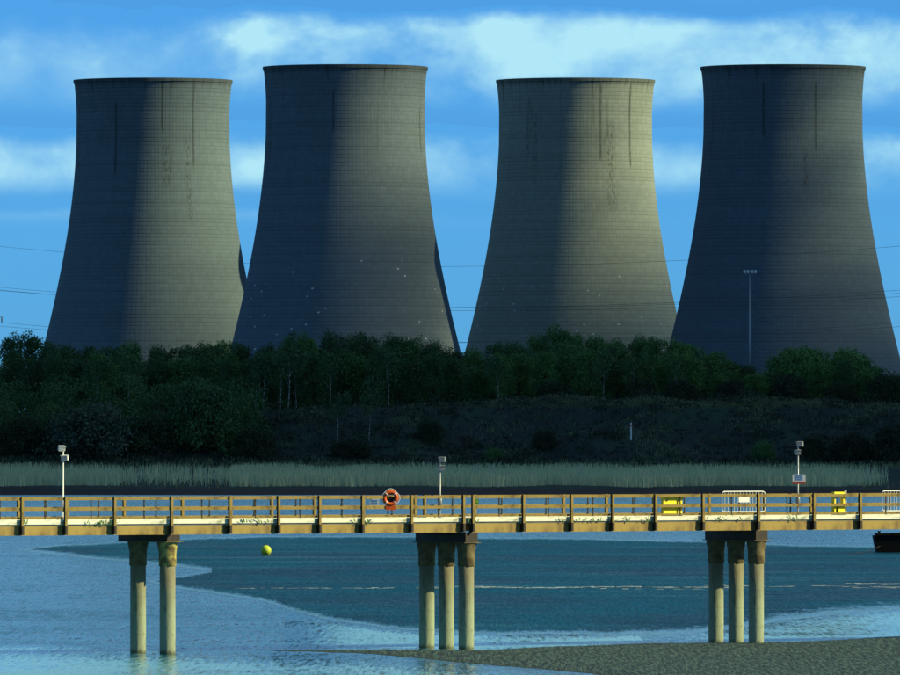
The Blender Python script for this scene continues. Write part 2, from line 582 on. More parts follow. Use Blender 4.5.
# ------------------------------------------------------------------ river, flats, bank
def sheet(name, strips, zf, material, inner=None):
    """strips: list of (X array, top(X), bottom(X), n) in photo pixels on the water plane"""
    v, f, a_ = [], [], []
    for (xs, top, bot, n) in strips:
        b = len(v)
        for X in xs:
            y0, y1 = float(top(X)), float(bot(X))
            for j in range(n + 1):
                py = y0 + (y1 - y0) * j / n
                Y = gy(py)
                k = inner(X, py, y0, y1) if inner else 1.0
                v.append(((X - 450) / F * Y, Y, zf(k)))
                a_.append(k)
        m_ = n + 1
        for i in range(len(xs) - 1):
            for j in range(n):
                f.append((b + i * m_ + j, b + i * m_ + j + 1, b + (i + 1) * m_ + j + 1, b + (i + 1) * m_ + j))
    o = mesh_obj(name, v, f, material, smooth=True)
    at2 = o.data.attributes.new('inner', 'FLOAT', 'POINT')
    at2.data.foreach_set('value', np.array(a_, dtype=np.float32))
    return o


v = []
f = []
ys = [150, 250, 320, 380, 450, 600, 900, 1200, 1400]
for i, Y in enumerate(ys):
    v += [(-900, Y, 0), (900, Y, 0)]
    if i:
        b = 2 * i
        f.append((b - 2, b - 1, b + 1, b))
river = mesh_obj('river', v, f, M['river'])
tag(river, 'pale blue rippled tidal river under the jetty', 'water', kind='structure')

Eup = interp([(-400, 549), (15, 549.6), (60, 545), (125, 541.5), (180, 538.5), (260, 536), (420, 536), (560, 538), (700, 541), (800, 545), (900, 546), (1300, 546)])
Alow = interp([(-400, 550), (15, 550), (60, 555.5), (130, 562), (175, 566), (212, 571)])
Bup = interp([(145, 581), (170, 577.5), (212, 571)])
Clow = interp([(145, 581), (165, 586), (200, 592), (240, 597), (262, 601), (285, 608), (305, 614), (330, 620), (380, 627), (420, 631), (500, 634), (600, 635), (690, 634), (740, 628), (780, 621), (840, 614), (900, 610), (1300, 606)])


def wig(fn, amp, sc):
    return lambda X: float(fn(X)) + 0.35 * amp * mnoise.noise(Vector((X * sc * 6, 1.7, 0))) + amp * mnoise.noise(Vector((X * sc, 3.7, 0))) * min(1, abs(X - 15) / 60)


def mud_inner(X, py, y0, y1):
    soft = 10.0 if X < 600 else 10.0 + min(1, (X - 600) / 200) * 12.0
    return max(0.0, min(1.0, min((py - y0) / 6.0, (y1 - py) / soft)))


Ew, Aw, Cw = wig(Eup, 0.8, 0.03), wig(Alow, 1.0, 0.03), wig(Clow, 1.2, 0.03)
flat = sheet('mudflat', [
    (np.arange(15, 145.1, 3.25), Ew, Aw, 14),
    (np.arange(145, 212.1, 3.35), Ew, Aw, 14),
    (np.arange(145, 212.1, 3.35), Bup, Cw, 14),
    (np.concatenate([np.arange(212, 900, 6), np.arange(900, 1301, 20)]), Ew, Cw, 40)],
    lambda k: 0.006 + 0.03 * k, M['mud'], mud_inner)
tag(flat, 'dark teal wet mudflat spreading behind the jetty piles', 'mudflat', kind='structure')

Stop = interp([(268, 650), (300, 649.8), (420, 650), (480, 650.3), (560, 646.5), (640, 643.5), (700, 642.5), (770, 642), (815, 641.3), (860, 639), (900, 636.5), (1300, 632)])
Sbot = interp([(268, 650.6), (330, 652), (390, 655), (440, 660), (520, 667), (600, 675), (640, 682), (800, 700), (1300, 730)])


def sand_inner(X, py, y0, y1):
    return max(0.0, min(1.0, min((py - y0) / 3.0, (y1 - py) / 6.0)))


bank = sheet('sandbank', [(np.concatenate([np.arange(268, 900, 6), np.arange(900, 1301, 20)]), wig(Stop, 0.7, 0.02), wig(Sbot, 1.2, 0.03), 24)],
             lambda k: 0.008 + 0.10 * k, M['sand'], sand_inner)
tag(bank, 'grey green rippled sandbank below the right hand piles', 'sandbank', kind='structure')

def sh_inner(X, py, y0, y1):
    return max(0.0, min(1.0, min((py - y0) / (22.0 if X > 640 or py > 651 else 6.0), (y1 - py) / 3.0, (X - 285) / 90 if 285 <= X < 640 and py < 651 else 1.0)))


sh = sheet('tidal_shallows', [
    (np.arange(-300, 640.1, 10), wig(interp([(-300, 646), (60, 645), (160, 650), (250, 650), (330, 654), (400, 658), (500, 668), (640, 684)]), 3.0, 0.012), lambda X: 725.0, 24),
    (np.concatenate([np.arange(285, 900, 6), np.arange(900, 1301, 20)]), lambda X: float(np.interp(X, [285, 330, 380, 420, 500, 600, 680, 740, 800, 850, 900, 1300], [610, 621, 628, 632, 634, 635, 632, 622, 612, 606, 602, 598])), lambda X: float(Stop(X)) + 1.2, 24)],
    lambda k: 0.0045, M['shallow'], sh_inner)
tag(sh, 'pale silty shallow water with painted gleam at the near shore', 'shallows', kind='structure')

# thin lines of foam where the tide runs over the flat
q = []
for (x0, x1, yc, th, dens) in ((225, 420, 589.5, 0.5, 0.75), (420, 730, 588.0, 0.7, 0.98), (420, 730, 588.4, 0.6, 0.9), (600, 720, 590.0, 0.6, 0.6), (845, 1000, 584.3, 0.8, 0.98), (845, 1000, 584.7, 0.8, 0.9), (700, 900, 587.0, 0.4, 0.6), (820, 930, 589.0, 0.5, 0.4)):
    X = x0
    while X < x1:
        L = rng.uniform(3, 14)
        if rng.random() < dens and not (60 < X < 180):
            yy = yc + 1.4 * mnoise.noise(Vector((X * 0.012, yc, 0))) + rng.normal(0, 0.16)
            h = th * rng.uniform(0.3, 1.0) / 2
            P = []
            for (ax, ay) in ((X, yy - h * 0.3), (X + L, yy - h), (X + L * 1.1, yy + h * 0.4), (X + L * 0.15, yy + h)):
                Y = gy(ay)
                P.append(((ax - 450) / F * Y, Y, 0.05))
            q.append(P)
        X += L * rng.uniform(0.6, 0.95)
fo = link('foam', quads_mesh('foam', np.array(q), M['foam']))
tag(fo, 'thin white foam line across the mudflat', 'foam', kind='stuff')

# far bank and the land behind it, one sheet to the horizon
prof = [(1342, -1.2), (1350, -0.25), (1354, 0.15), (1360, 0.62), (1372, 1.0), (1400, 1.15), (1440, 1.3), (1480, 1.5), (1520, 1.9), (1560, 2.4), (1590, 2.9),
        (1600, 3.5), (1606, 4.9), (1612, 6.4), (1618, 8.0), (1624, 9.6), (1630, 11.2), (1636, 12.4), (1641, 12.9), (1648, 12.9), (1660, 12.6), (1690, 12.4), (1760, 12.2),
        (2000, 11), (2600, 10), (3100, 10), (3600, 10), (6000, 8), (12000, 6), (40000, 0)]


def land_z(x, Y):
    z = float(np.interp(Y, [p[0] for p in prof], [p[1] for p in prof]))
    if 1356 < Y < 1800:
        k = max(0.0, min(1.0, (Y - 1598) / 12)) * max(0.0, min(1.0, (1652 - Y) / 12))
        z += k * (2.2 * mnoise.noise(Vector((x * 0.05, Y * 0.06, 1.3))) + 1.0 * mnoise.noise(Vector((x * 0.17, Y * 0.2, 5.1))))
        z += 0.25 * mnoise.noise(Vector((x * 0.06, Y * 0.03, 8.0)))
        X = 450 + x / Y * F
        crest = float(np.interp(X, [-400, 200, 270, 380, 440, 600, 760, 1300], [-1.5, -1.6, -1.5, -1.0, -0.3, 0.1, 0.5, 0.2]))
        z += crest * max(0.0, min(1.0, (Y - 1600) / 38)) * max(0.0, min(1.0, (1800 - Y) / 100))
    return z


xs = list(np.arange(-170, 170.1, 1.5))
xs = [-20000, -4000, -900, -400, -230] + xs + [230, 400, 900, 4000, 20000]
Ys = sorted(set([p[0] for p in prof] + list(range(1600, 1656, 3)) + [1356, 1365, 1380]))
v = [(x, Y, land_z(x, Y)) for Y in Ys for x in xs]
n = len(xs)
f = [(j * n + i, j * n + i + 1, (j + 1) * n + i + 1, (j + 1) * n + i) for j in range(len(Ys) - 1) for i in range(n - 1)]
land = mesh_obj('far_bank_ground', v, f, M['land'], smooth=True)
tag(land, 'dark scrubby embankment and land beyond the river', 'embankment', kind='structure')

# ------------------------------------------------------------------ cooling towers
def half_px(py):
    """half width of the front towers in photo pixels: a hyperbola with its throat at row 110"""
    b_ = 228.0 if py > 110 else 159.0
    return 79.2 * math.sqrt(1 + ((py - 110) / b_) ** 2)


HALF = [(py, half_px(py)) for py in list(np.linspace(62, 432, 75))]
TY = 3155.0
PR = [(hw / F * TY, CH + (HY - py) / F * TY) for (py, hw) in HALF][::-1]     # radius, height (world z)
zs = np.linspace(PR[0][1], PR[-2][1], 70)
rad = np.interp(zs, [p[1] for p in PR], [p[0] for p in PR])
ZT = zs[-1]


def tower_shell():
    N = 128
    prof_ = [(r, z) for r, z in zip(rad, zs)]
    mb = MB()
    mb.lathe(prof_[:-1] + [(rad[-1], ZT - 1.1)], n=N, caps=False)
    return mb


def tower_rim():
    R_ = rad[-1]
    return MB().lathe([(R_ - 0.05, ZT - 1.15), (R_ + 0.2, ZT - 1.0), (R_ + 0.2, ZT), (R_ - 0.9, ZT), (R_ - 0.9, ZT - 6.0), (R_ - 0.7, ZT - 30)], n=128, caps=False)


shell_me = rim_me = None
TOWERS = [
    (153.0, 3275.0, (0.112, 0.154, 0.180), [(8.5, 96, 112, 0.35), (33, 84, 113, 0.4), (-27, 82, 106, 0.4), (12, 78, 92, 2.6), (-72, 80, 106, 3.0), (28, 66, 96, 1.6)], 0.0,
     'far left cooling tower, with long dark streaks below its rim', 11.0),
    (345.3, 3155.0, (0.112, 0.148, 0.176), [(-70, 78, 104, 3.2), (-8, 92, 106, 0.3), (70, 86, 100, 0.5)], 0.17,
     'second cooling tower from the left, lower shell flecked with white patches', 23.0),
    (575.5, 3275.0, (0.228, 0.266, 0.240), [(-38, 88, 108, 2.0), (-32, 78, 102, 1.4), (18, 86, 112, 0.4), (26, 70, 100, 2.6), (44, 84, 112, 0.4)], 0.12,
     'third cooling tower from the left, the palest, black stain under its left rim', 37.0),
    (783.0, 3155.0, (0.094, 0.130, 0.162), [(-64, 84, 102, 1.6), (-16, 90, 108, 0.4), (22, 86, 108, 0.4), (14, 74, 86, 1.4)], 0.0,
     'far right cooling tower, grey, behind the floodlight mast', 51.0),
]
for (X, Y, tone, stk, sp, lab, seed) in TOWERS:
    t_ = empty('cooling_tower', ((X - 450) / F * Y, Y, 0))
    tag(t_, lab, 'cooling tower', 'cooling towers of the power station')
    cm = concrete_mat('tower_concrete', tone, seed, stk, sp)
    if shell_me is None:
        s_ = tower_shell().build('shell', cm, t_, True)
        shell_me = s_.data
        r_ = tower_rim().build('rim', cm, t_, False)
        rim_me = r_.data
    else:
        for nm, me in (('shell', shell_me), ('rim', rim_me)):
            o = link(nm, me, t_)
            o.material_slots[0].link = 'OBJECT'
            o.material_slots[0].material = cm

# ------------------------------------------------------------------ added unseen cloud shaped to shade the wood and the feet of the towers
H0 = 700.0
CE = SUN_EL
kx, ky = SUN.x / SUN.z, SUN.y / SUN.z


def shade_cloud_mesh():
    """closed lumpy slab; its thickness is shaped to shade the towers"""
    # optical depth wanted along the sun's rays at a few places of the cloud layer
    want = {0: ((120, .15), (95, .05), (75, .15), (55, .5), (35, .9), (15, 1.4)),
            1: ((122, .5), (108, .15), (97, .12), (86, .55), (75, 1.1), (60, 1.9), (45, 1.9), (20, 2.4)),
            2: ((122, .2), (108, .0), (92, .0), (78, .35), (62, 1.0), (45, 2.0), (30, 2.8), (12, 3.0)),
            3: ((122, .6), (105, .25), (88, .35), (68, 1.0), (45, 1.9), (15, 2.8))}
    ctl = []
    for k_, lst in want.items():
        X_, Y_ = TOWERS[k_][0], TOWERS[k_][1]
        for (z_, tau_) in lst:
            r_ = float(np.interp(z_, zs, rad))
            for th_ in (15, 50, 80):
                x_ = (X_ - 450) / F * Y_ + r_ * math.sin(math.radians(th_))
                y_ = Y_ - r_ * math.cos(math.radians(th_))
                ctl.append((x_ + (H0 - z_) * kx, y_ + (H0 - z_) * ky, tau_))
    ym = min(c_[1] for c_ in ctl)
    ctl += [(x, ym - 130, 4.0) for x in range(900, 1400, 60)] + [(x, ym - 260, 4.0) for x in range(500, 1700, 100)]
    C_ = np.array(ctl, dtype=float)
    gx = np.concatenate([np.arange(300, 840, 45.0), np.arange(840, 1280, 11.0), np.arange(1280, 1900, 45.0)])
    gyy = np.concatenate([np.arange(1000, 2700, 55.0), np.arange(2700, 3300, 11.0)])
    top, bot = [], []
    for Y in gyy:
        for x in gx:
            d2 = (C_[:, 0] - x) ** 2 + (C_[:, 1] - Y) ** 2 + 60.0
            w_ = d2 ** -1.6
            tau = float((w_ * C_[:, 2]).sum() / w_.sum())
            if Y < ym - 260:
                tau = 4.0
            tau *= max(0.0, min(1.0, min((Y - (1345 + H0 * ky)) / 45, (3290 - Y) / 60, (x - 330) / 150, (1840 - x) / 150)))
            tau *= 1 + 0.3 * mnoise.noise(Vector((x * 0.02, Y * 0.02, 7.0)))
            th = 0.02 + tau * 0.515 / 0.15
            bz = H0 + 2 * mnoise.noise(Vector((x * 0.02, Y * 0.02, 4.0)))
            top.append((x, Y, bz + th * 0.7))
            bot.append((x, Y, bz - th * 0.3))
    nx, ny = len(gx), len(gyy)
    v = top + bot
    o = len(top)
    f = []
    for j in range(ny - 1):
        for i in range(nx - 1):
            a0 = j * nx + i
            f.append((a0, a0 + 1, a0 + nx + 1, a0 + nx))
            f.append((o + a0, o + a0 + nx, o + a0 + nx + 1, o + a0 + 1))
    for i in range(nx - 1):
        f.append((i, o + i, o + i + 1, i + 1))
        b = (ny - 1) * nx + i
        f.append((b, b + 1, o + b + 1, o + b))
    for j in range(ny - 1):
        a0, b0 = j * nx, (j + 1) * nx
        f.append((a0, b0, o + b0, o + a0))
        a0, b0 = j * nx + nx - 1, (j + 1) * nx + nx - 1
        f.append((a0, o + a0, o + b0, b0))
    return v, f


cm = bpy.data.materials.new('shade_cloud_vapour')
cm.use_nodes = True
ct = NT(cm.node_tree)
for n_ in list(cm.node_tree.nodes):
    cm.node_tree.nodes.remove(n_)
pv = ct.n('ShaderNodeVolumePrincipled')
pv.inputs['Color'].default_value = (0.9, 0.93, 0.97, 1)
pv.inputs['Density'].default_value = 0.15
oo = ct.n('ShaderNodeOutputMaterial')
cm.node_tree.links.new(pv.outputs[0], oo.inputs['Volume'])
v, f = shade_cloud_mesh()
shade_cloud = mesh_obj('shade_cloud', v, f, cm)
tag(shade_cloud, 'added cloud out of frame shading the far bank', 'shade_cloud', kind='stuff')

# ------------------------------------------------------------------ pylons and cables
def pylon(X, Y, levels, top, lab):
    base_z = land_z(0, Y)
    px = (X - 450) / F * Y
    p = empty('pylon', (px, Y, base_z), math.radians(12))
    tag(p, lab, 'pylon', 'pylons of the power line')
    T = top - base_z
    mb = MB()
    for sx in (-1, 1):
        for sy in (-1, 1):
            mb.tube([(sx * 5, sy * 5, 0), (sx * 1.5, sy * 1.5, T * 0.55), (sx * 0.8, sy * 0.8, T * 0.9), (0, 0, T)], 0.18, 4)
    k = 0
    zz = 0.0
    while zz < T * 0.88:
        w0 = np.interp(zz, [0, T * .55, T * .9], [5, 1.5, .8])
        z2 = zz + max(2.2, w0 * 1.3)
        w1 = np.interp(z2, [0, T * .55, T * .9], [5, 1.5, .8])
        for (a0, a1) in (((-1, -1), (1, -1)), ((1, -1), (1, 1)), ((1, 1), (-1, 1)), ((-1, 1), (-1, -1))):
            mb.tube([(a0[0] * w0, a0[1] * w0, zz), (a1[0] * w1, a1[1] * w1, z2)], 0.09, 4)
            mb.tube([(a1[0] * w0, a1[1] * w0, zz), (a0[0] * w1, a0[1] * w1, z2)], 0.09, 4)
        zz = z2
    mb.build('lattice_body', M['galv'], p)
    for zl, L in levels:
        for s_ in (-1, 1):
            z0 = zl - base_z + 2.2
            am = MB()
            for yy in (-0.9, 0.9):
                am.tube([(0, yy, z0), (s_ * L, 0, z0)], 0.12, 4)
                am.tube([(0, yy, z0 + 2.0), (s_ * L, 0, z0)], 0.12, 4)
            arm = am.build('cross_arm', M['galv'], p)
            MB().lathe([(0.1, -2.2), (0.22, -1.8), (0.22, -0.4), (0.08, 0)], (s_ * L, 0, z0), 8).build('insulator', M['steel_and_post_shade'], arm)
    return p


pylon(-20, 3620, [(47.7, 8.0), (60.5, 7.0)], 76, 'lattice pylon at the left edge, only an arm tip in view')
pylon(1010, 2950, [(42.5, 8.0), (52.0, 7.0)], 66, 'lattice pylon beyond the right edge carrying the cables')
rot = math.radians(12)


def cable(zl, zm, zr, off, dz, lab):
    x0, x1 = (-20 - 450) / F * 3620, (1010 - 450) / F * 2950
    A = Vector((x0 + off * math.cos(rot), 3620 + off * math.sin(rot), zl + dz))
    B = Vector((x1 + off * math.cos(rot), 2950 + off * math.sin(rot), zr + dz))
    sag = (A.z + B.z) / 2 - (zm + dz)
    P = []
    for i in range(41):
        t_ = i / 40
        p = A.lerp(B, t_)
        p.z -= sag * 4 * t_ * (1 - t_)
        P.append(p)
    # the line goes on past the pylons
    P = [A + (A - B) * 0.4 + Vector((0, 0, -3))] + P + [B + (B - A) * 0.4 + Vector((0, 0, -3))]
    o = MB().tube(P, 0.045, 4).build('power_cable', M['cable'])
    tag(o, lab, 'cable', 'power cables strung past the towers')


cable(76, 62.5, 66, 0, 0, 'single topmost thin earth wire of the power line')
cable(60.5, 49.0, 52, -7, 0.0, 'upper pair of power cables, the farther wire')
cable(60.5, 49.0, 52, 7, 0.0, 'upper pair of power cables, the nearer wire')
cable(60.5, 49.0, 52, 7, -1.0, 'upper power cables, the wire slung lowest')
cable(47.7, 37.5, 42.5, -8, 0.0, 'lower pair of power cables, the farther wire')
cable(47.7, 37.5, 42.5, 8, 0.0, 'lower pair of power cables, the nearer wire')

# ------------------------------------------------------------------ floodlight mast behind the wood
mp = at(750, 366, 1745)
mz = land_z(mp.x, 1745)
top = at(750, 271, 1745).z
mast = empty('floodlight_mast', (mp.x, 1745, mz))
tag(mast, 'tall slim floodlight mast rising from the trees before the right tower', 'mast')
MB().lathe([(0.26, 0), (0.2, (top - mz) * .5), (0.14, top - mz)], n=8).build('pole', M['galv'], mast, True)
hd = MB().box((-0.9, -0.1, top - mz - 0.5), (0.9, 0.1, top - mz - 0.35)).build('head_frame', M['galv'], mast)
for dx_ in (-0.95, -0.35, 0.35, 0.95):
    MB().box((dx_ - 0.2, -0.45, top - mz - 0.35), (dx_ + 0.2, 0.05, top - mz + 0.15)).build('floodlight', M['white'], mast)

# ------------------------------------------------------------------ trees
def blob_leaves(r, centre, radii, count, size, shell=0.55):
    d = r.normal(size=(count, 3))
    d /= np.linalg.norm(d, axis=1)[:, None]
    rr = shell + (1 - shell) * r.random(count) ** 0.6
    rr *= 1 + 0.16 * r.normal(size=count)
    p = np.array(centre) + d * np.array(radii) * rr[:, None]
    a_ = r.normal(size=(count, 3))
    a_ /= np.linalg.norm(a_, axis=1)[:, None]
    b_ = np.cross(a_, r.normal(size=(count, 3)))
    b_ /= np.linalg.norm(b_, axis=1)[:, None]
    s_ = size * r.uniform(0.5, 1.25, size=(count, 1))
    a_ *= s_
    b_ *= s_ * 0.62
    return np.stack([p - a_ - b_ * 0.4, p + a_ * 0.1 - b_, p + a_ + b_ * 0.3, p - a_ * 0.1 + b_], axis=1)


def trunk_mb(r, H, R0, limbs, lean=0.0, start=0.3):
    mb = MB()
    P, RR = [], []
    ph = r.uniform(0, 6)
    for i in range(7):
        k = i / 6
        P.append((lean * k * H + 0.15 * math.sin(ph + 3 * k), 0.15 * math.cos(ph + 4 * k), k * H * 0.9))
        RR.append(R0 * (1 - 0.85 * k))
    mb.tube(P, RR, 6)
    ends = []
    for j in range(limbs):
        k = start + (0.9 - start) * (j + r.random()) / limbs
        i = min(5, int(k * 6))
        b = Vector(P[i]).lerp(Vector(P[i + 1]), k * 6 - i)
        t_ = r.uniform(0, 2 * math.pi)
        L = H * r.uniform(0.16, 0.30) * (1.25 - k * 0.6)
        e_ = b + Vector((math.cos(t_) * L, math.sin(t_) * L, L * r.uniform(0.6, 1.2)))
        m_ = b.lerp(e_, 0.5) + Vector((0, 0, -0.08 * L))
        mb.tube([b, m_, e_], [R0 * 0.38 * (1 - 0.6 * k), R0 * 0.25 * (1 - .6 * k), R0 * 0.08], 4)
        ends.append(e_)
    return mb, ends


def make_tree(seed, H, W_, kind):
    """returns (trunk mesh, crown mesh), standing at the origin"""
    r = np.random.default_rng(seed)
    if kind == 'birch':
        mb, ends = trunk_mb(r, H, 0.10, 9, r.uniform(-0.06, 0.06), 0.35)
        q = [blob_leaves(r, e_, (W_ * .26, W_ * .26, H * .12), 70, 0.24, 0.1) for e_ in ends]
        q.append(blob_leaves(r, (0, 0, H * .75), (W_ * .42, W_ * .42, H * .24), 260, 0.26, 0.2))
        return mb, np.concatenate(q)
    mb, ends = trunk_mb(r, H, 0.2 + H * 0.008, 11, r.uniform(-0.05, 0.05), 0.28)
    q = []
    nl = 16
    for j in range(nl):
        k = j / (nl - 1)
        zc_ = H * (0.34 + 0.58 * k)
        ww = W_ * 0.5 * (0.55 + 0.75 * math.sin(math.pi * min(1, 0.25 + 0.72 * k))) * 0.62
        t_ = j * 2.4 + r.uniform(-.5, .5)
        off = ww * r.uniform(0.35, 0.95)
        c = (math.cos(t_) * off, math.sin(t_) * off, zc_ + r.uniform(-.05, .05) * H)
        rad_ = W_ * r.uniform(0.16, 0.27)
        q.append(blob_leaves(r, c, (rad_, rad_, rad_ * r.uniform(0.7, 1.1)), 330, 0.19, 0.45))
    for e_ in ends:
        q.append(blob_leaves(r, e_, (W_ * .15, W_ * .15, W_ * .13), 90, 0.17, 0.2))
    # loose twigs reaching out of the top
    q.append(blob_leaves(r, (0, 0, H * .9), (W_ * .33, W_ * .33, H * .11), 260, 0.15, 0.1))
    return mb, np.concatenate(q)


def make_bush(seed, H, W_, dense=1.0):
    r = np.random.default_rng(seed)
    mb = MB()
    for j in range(5):
        t_ = r.uniform(0, 6.28)
        mb.tube([(0.1 * math.cos(t_), 0.1 * math.sin(t_), -0.3), (W_ * .18 * math.cos(t_), W_ * .18 * math.sin(t_), H * .45), (W_ * .32 * math.cos(t_), W_ * .3 * math.sin(t_), H * .75)], [0.1, 0.07, 0.03], 4)
    q = []
    for j in range(13):
        t_ = j * 2.4
        k = (j + .5) / 13
        off = W_ * 0.40 * math.sqrt(1 - k * 0.85)
        c = (math.cos(t_) * off, math.sin(t_) * off * 0.8, H * (0.12 + 0.68 * k))
        rad_ = W_ * r.uniform(0.15, 0.23)
        q.append(blob_leaves(r, c, (rad_, rad_, rad_ * 0.75), int(420 * dense), 0.19, 0.45))
    q.append(blob_leaves(r, (0, 0, H * .45), (W_ * .42, W_ * .38, H * .5), int(1100 * dense), 0.18, 0.7))
    return mb, np.concatenate(q)


PROTO = {}


def proto(kind, k, leafmat):
    key = (kind, k, leafmat)
    if key not in PROTO:
        if kind == 'bush':
            mb, q = make_bush(500 + k, 6.0, 9.0)
        elif kind == 'birch':
            mb, q = make_tree(300 + k, 10.0, 5.0, 'birch')
        else:
            mb, q = make_tree(100 + k, 12.0, 7.0, 'tree')
        tm = bpy.data.meshes.new('trunk')
        tm.from_pydata(mb.v, [], mb.f)
        tm.materials.append(M['birch'] if kind == 'birch' else M['bark'])
        cmesh = quads_mesh('crown', q, M[leafmat])
        PROTO[key] = (tm, cmesh)
    return PROTO[key]


SIZE = {'bush': (6.0, 9.0), 'birch': (10.0, 5.0), 'tree': (12.0, 7.0)}


def plant(name, kind, k, leafmat, x, Y, H, W_, cat, sink=0.15):
    tm, cmesh = proto(kind, k, leafmat)
    h0, w0 = SIZE[kind]
    o = empty(name, (x, Y, land_z(x, Y) - sink), rng.uniform(0, 6.28))
    o.scale = (W_ / w0, W_ / w0, H / h0)
    link('trunk' if kind != 'bush' else 'stem', tm, o)
    link('crown' if kind != 'bush' else 'foliage', cmesh, o)
    o['category'] = cat
    return o


skyline = interp([(-200, 338), (0, 337), (30, 335), (60, 341), (100, 343), (150, 345), (200, 343), (250, 338), (300, 336), (350, 334), (400, 334), (450, 344), (480, 346), (520, 337), (560, 328), (600, 334), (640, 338), (680, 335), (715, 350), (745, 362), (765, 352), (800, 344), (850, 348), (880, 362), (900, 378), (1100, 372)])

ANCH = [(0, 55, 'left of the far left tower'), (55, 150, 'below the left of the far left tower'), (150, 240, 'below the right of the far left tower'),
        (240, 345, 'below the left of the second tower'), (345, 445, 'below the right of the second tower'), (445, 485, 'below the gap between second and third towers'),
        (485, 575, 'below the left of the third tower'), (575, 672, 'below the right of the third tower'), (672, 742, 'just left of the tall floodlight mast'),
        (742, 830, 'just right of the tall floodlight mast'), (830, 900, 'at the right edge')]
ORD = ['leftmost', 'second', 'third', 'fourth', 'fifth', 'sixth', 'seventh']



def relabel(items, phrase):
    """items: [(X, object)] -> a label for each by the tower it stands under and its order there"""
    by = {}
    for X, o in items:
        for (a0, a1, nm) in ANCH:
            if a0 <= X < a1:
                by.setdefault(nm, []).append((X, o))
    for nm, L in by.items():
        L.sort(key=lambda p: p[0])
        for i, (X, o) in enumerate(L):
            if len(L) == 1:
                o['label'] = f'{phrase} {nm}'
            else:
                w_ = ORD[i] + ('' if i == 0 else ' from left')
                if i == len(L) - 1 and i > 0:
                    w_ = 'rightmost'
                o['label'] = f'{phrase} {nm}, {w_}'


rows = {}
# skyline trees (back row) and front row; beyond the frame the wood goes on as one mass
for row_, Y0, step, dh in (('back', 1700, 21, 0.0), ('front', 1668, 24, 9.0)):
    X = 8.0
    L = []
    while X < 900:
        Xj = X + rng.uniform(-6, 6)
        Xj = min(max(Xj, 2), 897)
        Y = Y0 + rng.uniform(-9, 9)
        x = (Xj - 450) / F * Y
        ty = float(skyline(Xj)) + dh + rng.uniform(-1, 7) + (rng.uniform(0, 10) if row_ == 'front' else 0)
        H = at(Xj, ty, Y).z - land_z(x, Y)
        H = max(5.0, H)
        fresh = 500 < Xj < 720 or Xj > 755
        lm = ('leaf_fresh' if rng.random() < 0.75 else 'leaf') if fresh else ('leaf' if rng.random() < 0.75 else 'leaf_fresh')
        wd = rng.uniform(4.6, 7.6) * (0.8 if H < 8 else 1)
        o = plant('woodland_tree', 'tree', int(rng.integers(0, 6)), lm, x, Y, H, wd, 'tree')
        o['group'] = f'{row_} row of the wood'
        L.append((Xj, o))
        X += step * rng.uniform(0.8, 1.15)
    relabel(L, 'tall skyline tree' if row_ == 'back' else 'lower front tree')

# the wood beyond the frame, and the thicket within it that cannot be told apart
qq = []
for i in range(330):
    if i < 70:
        X = rng.choice([rng.uniform(-260, -15), rng.uniform(915, 1180)])
        Y = rng.uniform(1660, 1715)
        ty = float(skyline(X)) + rng.uniform(0, 18)
    else:
        X = rng.uniform(-20, 920)
        Y = rng.uniform(1682, 1730)
        ty = float(skyline(X)) + rng.uniform(10, 42)
        if i > 270:
            X, Y = rng.uniform(-20, 262), rng.uniform(1606, 1642)
            ty = rng.uniform(372, 418)
    x = (X - 450) / F * Y
    g0 = land_z(x, Y)
    H = max(3.0, at(X, ty, Y).z - g0)
    r = rng
    for j in range(5):
        qq.append(blob_leaves(r, (x + rng.normal(0, 1.3), Y + rng.normal(0, 1.3), g0 + H * (0.2 + 0.17 * j)), (2.2, 2.2, H * 0.16), 130, 0.22, 0.2))
for X in np.arange(-60, 965, 7.0):
    for Y, hh in ((1722, 5.5), (1738, 7.0)):
        x = (X - 450) / F * Y + rng.normal(0, .5)
        H = min(hh, at(X, float(skyline(X)) + 14, Y).z - land_z(x, Y))
        qq.append(blob_leaves(rng, (x, Y, land_z(x, Y) + H * .5), (1.6, 1.5, H * .6), 420, 0.24, 0.15))
wood = link('woodland_thicket', quads_mesh('woodland_thicket', np.concatenate(qq), M['leaf']))
tag(wood, 'dense dark thicket filling the wood between its trees', 'woodland', kind='stuff')

# birches with pale trunks
birch = []
for (X, yb, yt, Y) in ((256, 402, 350, 1650), (264, 405, 352, 1646), (281, 408, 352, 1650), (288, 416, 350, 1645), (296, 404, 355, 1652), (331, 404, 352, 1648), (388, 411, 356, 1650), (369, 450, 398, 1612), (338, 448, 400, 1613),
                       (604, 398, 350, 1654), (633, 396, 352, 1655), (674, 396, 352, 1656), (97, 402, 352, 1652), (129, 404, 350, 1650), (184, 452, 396, 1611), (210, 454, 398, 1610), (498, 398, 352, 1654)):
    x = (X - 450) / F * Y
    H = (yb - yt) / F * Y * 1.15
    o = plant('birch_tree', 'birch', len(birch) % 4, 'leaf', x, Y, H, H * 0.42, 'tree')
    o['group'] = 'pale trunked birches at the edge of the wood'
    birch.append((X, o))
relabel(birch, 'slender birch with pale trunk')

